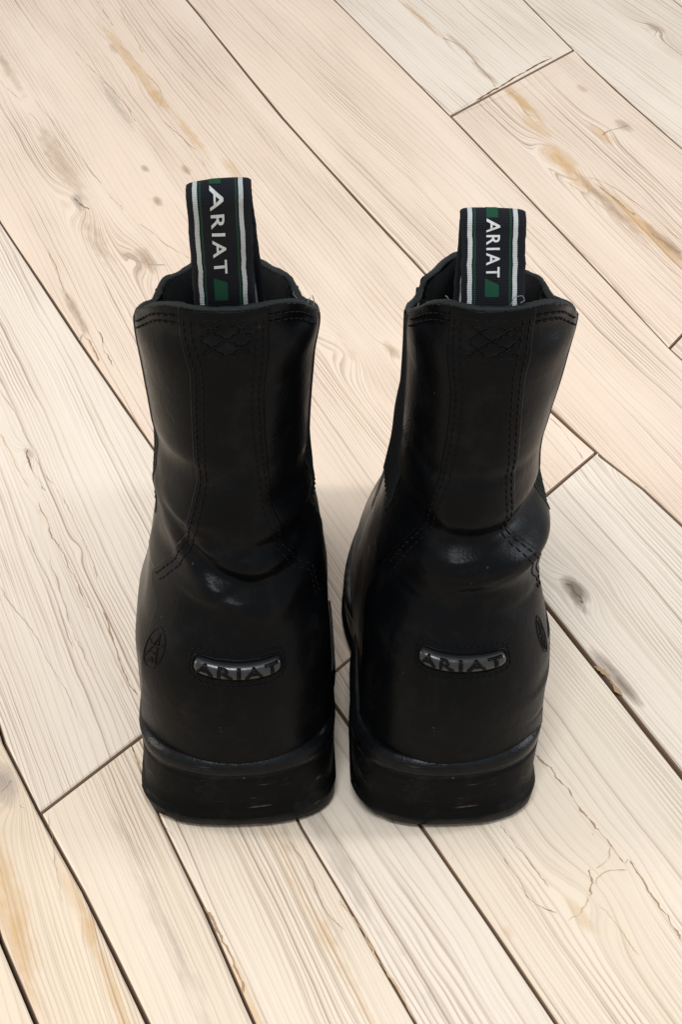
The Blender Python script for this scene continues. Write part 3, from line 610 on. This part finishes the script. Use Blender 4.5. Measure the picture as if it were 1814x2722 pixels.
    nx, ny = 70, 22; gx = np.linspace(-1, 1, nx); gy = np.linspace(-1, 1, ny); X, Yg = np.meshgrid(gx, gy)
    rr = np.clip(1-np.maximum(np.abs(X)**10, 0), 0, 1)**.3
    prof = .0034*np.sqrt(np.maximum(0, 1-np.abs(Yg)**2.2))*rr
    tx, zx = bm_(X*bw/2, Yg*bh/2*np.maximum(rr, .3)); badge = B.add('heel_badge', grid_mesh('heel_badge', B.S(tx, zx, .0010+prof)), 'badge', label='small glossy raised badge')
    V, F, bd = B.text('ARIAT', bh*.86, bold=.00012); V[:, 0] *= cfg['badge'][6]
    def bsurf(x, y, o):
        pr = .0034*np.sqrt(np.maximum(0, 1-np.clip(np.abs(y)/(bh/2), 0, 1)**2.2)); ta, za = bm_(x, y); return B.S(ta, za, .0010+pr+o)
    Vt = bsurf(V[:, 0], V[:, 1], .0006); Vb = bsurf(V[:, 0], V[:, 1], -.0003); n_ = len(V)
    B.add('lettering', mesh_of('lettering', np.vstack([Vt, Vb]), F+[(b2, a2, a2+n_, b2+n_) for a2, b2 in bd]), 'badge_dark', badge)
    so = Soup(); u = np.linspace(0, 2*PI, 80, endpoint=False); ex = np.sign(np.cos(u))*np.abs(np.cos(u))**.3*(bw/2+.0009); ey = np.sign(np.sin(u))*np.abs(np.sin(u))**.5*(bh/2+.0008)
    tx, zx = bm_(ex, ey); C, n = b.surf(tx, zx, .0017); so.tube(C, .00045, 6, closed=True, nrm=n, flat=.7); B.add('badge_frame', so.mesh('badge_frame'), 'leather2')
    so = Soup(); tx, zx = bm_(ex*1.08, ey*1.55); B.stitches(np.stack([np.append(tx, tx[0]), np.append(zx, zx[0])], 1), .0016, soup=so, step=.0024, ln=.0016); B.add('stitching', so.mesh('stitching'), 'thread', hc, kind='stuff')
    # ---- pressed round emblem on the outer side
    t0, z0 = B.inv(cfg['emblem'][0]*K, cfg['emblem'][1]*K); t0 = np.clip(t0, -1.2, 1.2); em = B.local_map(t0, z0); so = Soup()
    def stroke(x, y, r=.0005, closed=False):
        tx, zx = em(np.array(x)*cfg['emblem'][2], np.array(y)); C, n = b.surf(tx, zx, .00155); so.tube(C, r, 5, nrm=n, closed=closed)
    u = np.linspace(0, 2*PI, 40, endpoint=False); R_ = .0092; stroke(R_*np.cos(u), R_*np.sin(u), .0004, True)
    for q in ([(-.006, -.006), (-.003, -.001), (-.001, .003), (.0005, .0068)], [(.0005, .0068), (.002, .003), (.0035, -.001), (.0062, -.0055)], [(-.0075, .0015), (-.004, .0005), (0, .0008), (.004, .002), (.0078, .004)], [(-.004, -.004), (-.001, -.0025), (.002, -.002)], [(-.002, -.007), (.001, -.004), (.003, -.006)]):
        a = np.array(q); w = np.linspace(0, 1, 14); kk = np.linspace(0, 1, len(a)); stroke(np.interp(w, kk, a[:, 0]), np.interp(w, kk, a[:, 1]))
    B.add('emblem', so.mesh('emblem'), 'leather2', label='small round pressed emblem')
    # ---- sole
    def sole_rows(prof):
        thx = np.linspace(-PI, PI, 321)[:-1]; rows = []
        for v_, o_ in prof: rows.append(b.sole(thx, np.full(320, v_), np.full(320, o_)))
        return np.array(rows)
    rp = [(0.0, -.012), (0.0, -.0008), (.02, .0), (.08, .0003), (.22, .0008), (.24, .0008), (.285, -.0006), (.31, -.0010), (.45, -.0006), (.72, -.0003), (.80, -.0003), (.80, -.003)]
    Gs = sole_rows(rp); nz_ = rs.normal(0, 1, Gs.shape[:2]); nz_ = (nz_+np.roll(nz_, 1, 1)+np.roll(nz_, -1, 1))/3
    Gs[1:5, :, :2] += (nz_[1:5, :, None])*.00022
    me = grid_mesh('outsole', Gs, wrap=True); bm = bmesh.new(); bm.from_mesh(me); bm.verts.ensure_lookup_table()
    bm.faces.new([bm.verts[i] for i in range(319, -1, -1)]); bm.to_mesh(me); bm.free()
    osl = B.add('outsole', me, 'rubber')
    wp = [(.80, -.003), (.80, -.0003), (.86, -.0001), (.925, .0), (.94, -.0002), (.99, -.0019), (1.0, -.0026), (1.0, -.0042), (.98, -.0060)]
    B.add('midsole', grid_mesh('midsole', sole_rows(wp), wrap=True), 'welt')
    # tread lugs under the forefoot edge and heel edge
    so = Soup(); 
    for k_ in range(14):
        for sg in (-1, 1):
            tq = sg*(.28+.165*k_); c = b.sole(np.array([tq-.035, tq+.035]), np.array([.03, .03]), np.array([.0004, .0004])); dd = b.sole(np.array([tq-.035, tq+.035]), np.array([.22, .22]), np.array([.0006, .0006]))
            i_ = b.sole(np.array([tq-.035, tq+.035]), np.array([.03, .03]), np.array([-.004, -.004])); j_ = b.sole(np.array([tq-.035, tq+.035]), np.array([.22, .22]), np.array([-.004, -.004]))
            out = (c-i_); out /= np.linalg.norm(out, axis=1, keepdims=True)
            VV = [c[0]+out[0]*.0004, c[1]+out[1]*.0004, dd[1]+out[1]*.0003, dd[0]+out[0]*.0003, i_[0], i_[1], j_[1], j_[0]]
            if abs(tq) < .95 or abs(tq) > 3: continue
            so.add(VV, [(0, 1, 2, 3), (4, 7, 6, 5), (0, 4, 5, 1), (1, 5, 6, 2), (2, 6, 7, 3), (3, 7, 4, 0)])
    B.add('tread', so.mesh('tread'), 'rubber', osl, kind='stuff')
    # ---- pull tab
    c = cfg['tab']; zr = b.rim_back
    # centre line of the webbing in a vertical plane: down inside, up, over, down again
    x_b, x_t, z_t, lean, ybase, wid = c['x'][0], c['x'][1], c['z'], c['lean'], c['y'], c['w']
    hz = z_t-(zr-.022); path = []
    for w in np.linspace(0, 1, 40): path.append((x_b+(x_t-x_b)*w, ybase+lean*w**1.6, zr-.022+(hz-.0045)*w))
    x1, y1, z1 = path[-1]
    for a in np.linspace(0, PI, 14)[1:]: path.append((x_t, y1+.0036*(1-math.cos(a)), z1+.0045*math.sin(a)))
    for w in np.linspace(0, 1, 30)[1:]: path.append((x_t+(x_b+c['dx2']-x_t)*w, y1+.0072+(ybase+.013-y1-.0072)*w, z1-(hz-.0045)*w))
    path = np.array(path); L_ = np.concatenate([[0], np.cumsum(np.linalg.norm(np.diff(path, axis=0), axis=1))])
    side_k = 1 if side == 'l' else 2
    def tabpt(l, u, off=0.0):       # l along the webbing, u across (-.5 .. .5), off outwards
        l = np.asarray(l, float); u = np.asarray(u, float)
        Pp = np.stack([np.interp(l, L_, path[:, k]) for k in range(3)], -1); P2 = np.stack([np.interp(l+.0012, L_, path[:, k]) for k in range(3)], -1); P1 = np.stack([np.interp(l-.0012, L_, path[:, k]) for k in range(3)], -1)
        T = P2-P1; T /= np.maximum(np.linalg.norm(T, axis=-1, keepdims=True), 1e-9)
        ax = np.array([math.cos(c['yaw']), math.sin(c['yaw']), 0]); ax = ax-(T*ax).sum(-1, keepdims=True)*T; ax /= np.linalg.norm(ax, axis=-1, keepdims=True); N = np.cross(ax, T)
        bow = c['bow']*(1-(2*u)**2) + .0005*np.sin(l*260+1.3*side_k)*u*2 + .0004*np.sin(l*170)
        return Pp+ax*(u*wid)[..., None]+N*(np.asarray(off)+bow)[..., None]
    nl, nu = 110, 25; ll = np.linspace(0, L_[-1], nl); uu = np.linspace(-.5, .5, nu); LL, UU = np.meshgrid(ll, uu, indexing='ij'); UU = UU*(1+.016*np.convolve(rs.normal(0, 1, nl+2), np.ones(3)/3, 'valid'))[:, None]
    th_ = .0007*np.sqrt(np.maximum(0, 1-np.abs(np.clip(2*UU, -1, 1))**8)); fr_ = tabpt(LL, UU, th_); bk = tabpt(LL, UU, -th_)
    ring = np.concatenate([fr_, bk[:, ::-1]], 1); me = grid_mesh('pull_tab', ring, wrap=True)
    uvl = me.uv_layers.new(name='UVMap'); m_ = 2*nu
    for poly in me.polygons:
        for li_ in poly.loop_indices:
            vi = me.loops[li_].vertex_index; i_, j_ = divmod(vi, m_); uu_ = j_/(nu-1) if j_ < nu else (m_-1-j_)/(nu-1); uvl.data[li_].uv = (uu_, ll[i_]*20)
    tab = B.add('pull_tab', me, webbing('striped_webbing', c['dim']), label='striped webbing pull tab')
    ltop = L_[39]; lr = .0265                # webbing length at the top of the loop and at the top line
    vis = ltop-lr; size = wid*.30
    V, F, bd = B.text('ARIAT', size*.98, bold=.00008); tl = V[:, 0].max()-V[:, 0].min(); V[:, 0] *= vis*c['tlen']/tl
    lc = lr+vis*c['tmid']; uo = c['tu']
    Vt = tabpt(lc-V[:, 0], uo+V[:, 1]/wid, .00085)
    wm = plain('white_thread', tuple(v*c['dim'] for v in (.62, .64, .64)), .8, .1); gm = plain('green_thread', tuple(v*c['dim'] for v in (.012, .062, .034)), .8, .1)  # thread colours carry the same baked-in shade as the webbing
    B.add('lettering', mesh_of('lettering', Vt, F), wm, tab)
    def quad(l0, l1, ua, ub, sl_):
        a = np.linspace(0, 1, 8); LLq, UUq = np.meshgrid(a, a, indexing='ij'); U_ = ua+(ub-ua)*UUq; Lq = l0+(l1-l0)*LLq + sl_*(UUq)*(1-LLq*0)*LLq
        return grid_mesh('green_block', tabpt(Lq, U_, .00080))
    hu = size*.36/wid
    B.add('green_block', quad(lr-.004, lr+vis*c['g1'], uo-hu, uo+hu, -.0022), gm, tab)
    B.add('green_block', quad(lr+vis*c['g0'], ltop+.0085, uo-hu*.9, uo+hu*.8, .001), gm, tab)
    # ---- loose threads at the worn edge
    for (px, py), q in zip(cfg['fuzz'][0], cfg['fuzz'][1]):
        t_, z_ = B.inv(px*K, py*K); base = B.S(t_, b.rim(t_)+.0012, -.0004)
        pts = np.array([base+np.array(p)*1e-3 for p in q]); w = np.linspace(0, 1, 14); kk = np.linspace(0, 1, len(pts))
        so = Soup(); so.tube(np.stack([np.interp(w, kk, pts[:, i]) for i in range(3)], 1), .00017, 4); B.add('loose_thread', so.mesh('loose_thread'), 'fuzz')
    return B
cfgL = dict(
    folds=[(650, 1240, 12, 0, .020, .0045, -.0026), (645, 1285, 12, 0, .022, .0060, .0026), (600, 1342, 22, 0, .028, .0048, -.0036), (610, 1392, 20, 0, .030, .0075, .0030), (400, 1075, 0, 0, .016, .006, -.0020), (385, 1135, 0, 0, .014, .006, .0022),
           (690, 1085, 0, 0, .014, .006, -.0018), (690, 1140, 0, 0, .014, .006, .0022), (520, 1090, 0, 0, .020, .0030, -.0006), (430, 1300, -8, .1, .014, .004, -.0012), (690, 712, 0, 0, .013, .005, -.0022), (688, 765, 0, 0, .014, .011, .0026), (360, 715, 0, 0, .012, .005, -.0012), (360, 790, 0, 0, .012, .014, .0016)],
    strip_l=[(430, 715), (438, 850), (444, 1000), (448, 1100), (440, 1190), (418, 1245), (385, 1283), (354, 1310)], strip_r=[(600, 715), (604, 900), (608, 1000), (618, 1100), (630, 1180), (655, 1243), (700, 1283), (738, 1302)],
    counter_l=[(368, 1385), (352, 1430), (340, 1480), (334, 1560), (334, 1640)], counter_r=[(748, 1400), (752, 1480), (754, 1560), (752, 1600)], zq=(.098, .098),
    quilt=(520, 765, .0105, .0065), badge=(548, 1540, .0375, .0066, -.02, 4.5, 1.75), emblem=(362, 1490, .55),
    tab=dict(x=(.0022, .0018), z=.2640, lean=-.014, y=.0265, w=.0204, dx2=.0042, yaw=.06, bow=.0006, dim=.72, tlen=.92, tmid=.655, tu=-.05, g1=.15, g0=1.13),  # dim: shade of this tab put into its colours
    fuzz=([(690, 690), (650, 690), (705, 680)], [[(0, 0, 0), (.6, .5, 1.2), (1.0, 1.5, 1.4)], [(0, 0, 0), (-.8, .4, .8), (-1.4, 0, 1.6), (-1.0, 0, 2.4)], [(0, 0, 0), (.2, 1, 2), (-.4, 1.8, 3.4)]]))
cfgR = dict(
    folds=[(1120, 1240, 5, -.05, .030, .0045, -.0036), (1150, 1300, 0, 0, .030, .0080, .0036), (1090, 1105, 0, -.03, .022, .0030, -.0008), (1225, 1150, 0, 0, .012, .006, -.0014), (1225, 1240, 0, 0, .012, .006, .0018), (880, 1180, 0, 0, .014, .007, .0012), (1000, 1360, 0, 0, .03, .006, -.0012),
           (1000, 1250, -5, 0, .012, .004, -.0010), (1265, 730, 0, 0, .011, .005, -.0020), (1262, 790, 0, 0, .012, .012, .0026), (985, 730, 0, 0, .011, .005, -.0014), (985, 790, 0, 0, .012, .012, .0016)],
    strip_l=[(1045, 735), (1040, 900), (1030, 1000), (1010, 1100), (985, 1165), (945, 1230), (890, 1290)], strip_r=[(1215, 740), (1205, 850), (1196, 950), (1188, 1050), (1180, 1150), (1183, 1215), (1203, 1262), (1232, 1302)],
    counter_l=[(850, 1360), (845, 1430), (840, 1500), (836, 1600)], counter_r=[(1246, 1400), (1250, 1480), (1248, 1560), (1243, 1600)], zq=(.098, .098),
    quilt=(1130, 785, .0105, .0065), badge=(1056, 1524, .0365, .0064, -.10, 3.0, 1.75), emblem=(1236, 1460, .3),
    tab=dict(x=(.0112, .0108), z=.2442, lean=.011, y=.0215, w=.0212, dx2=-.0025, yaw=-.04, bow=.0004, dim=.85, tlen=1.05, tmid=.66, tu=-.02, g1=.12, g0=1.2),  # dim: paler than the left tab, fuller light put into the colour
    fuzz=([(1050, 705), (975, 690), (1160, 712), (1215, 735)], [[(0, 0, 0), (-.5, -.3, 1.2), (-1.2, 0, 1.5)], [(0, 0, 0), (.6, .3, 1.4)], [(0, 0, 0), (1.2, 2, 1.8), (4, 3, 1.8), (4.8, 2, .6), (3.2, .8, .2)], [(0, 0, -1), (-.4, -.4, -2.6)]]))
make_boot(LEFT, 'black leather pull-on boot with upright pull tab coloured as if shaded and round emblem on its left side', cfgL)
make_boot(RIGHT, 'black leather pull-on boot with pull tab coloured as if better lit and shaft leaning to the right', cfgR)
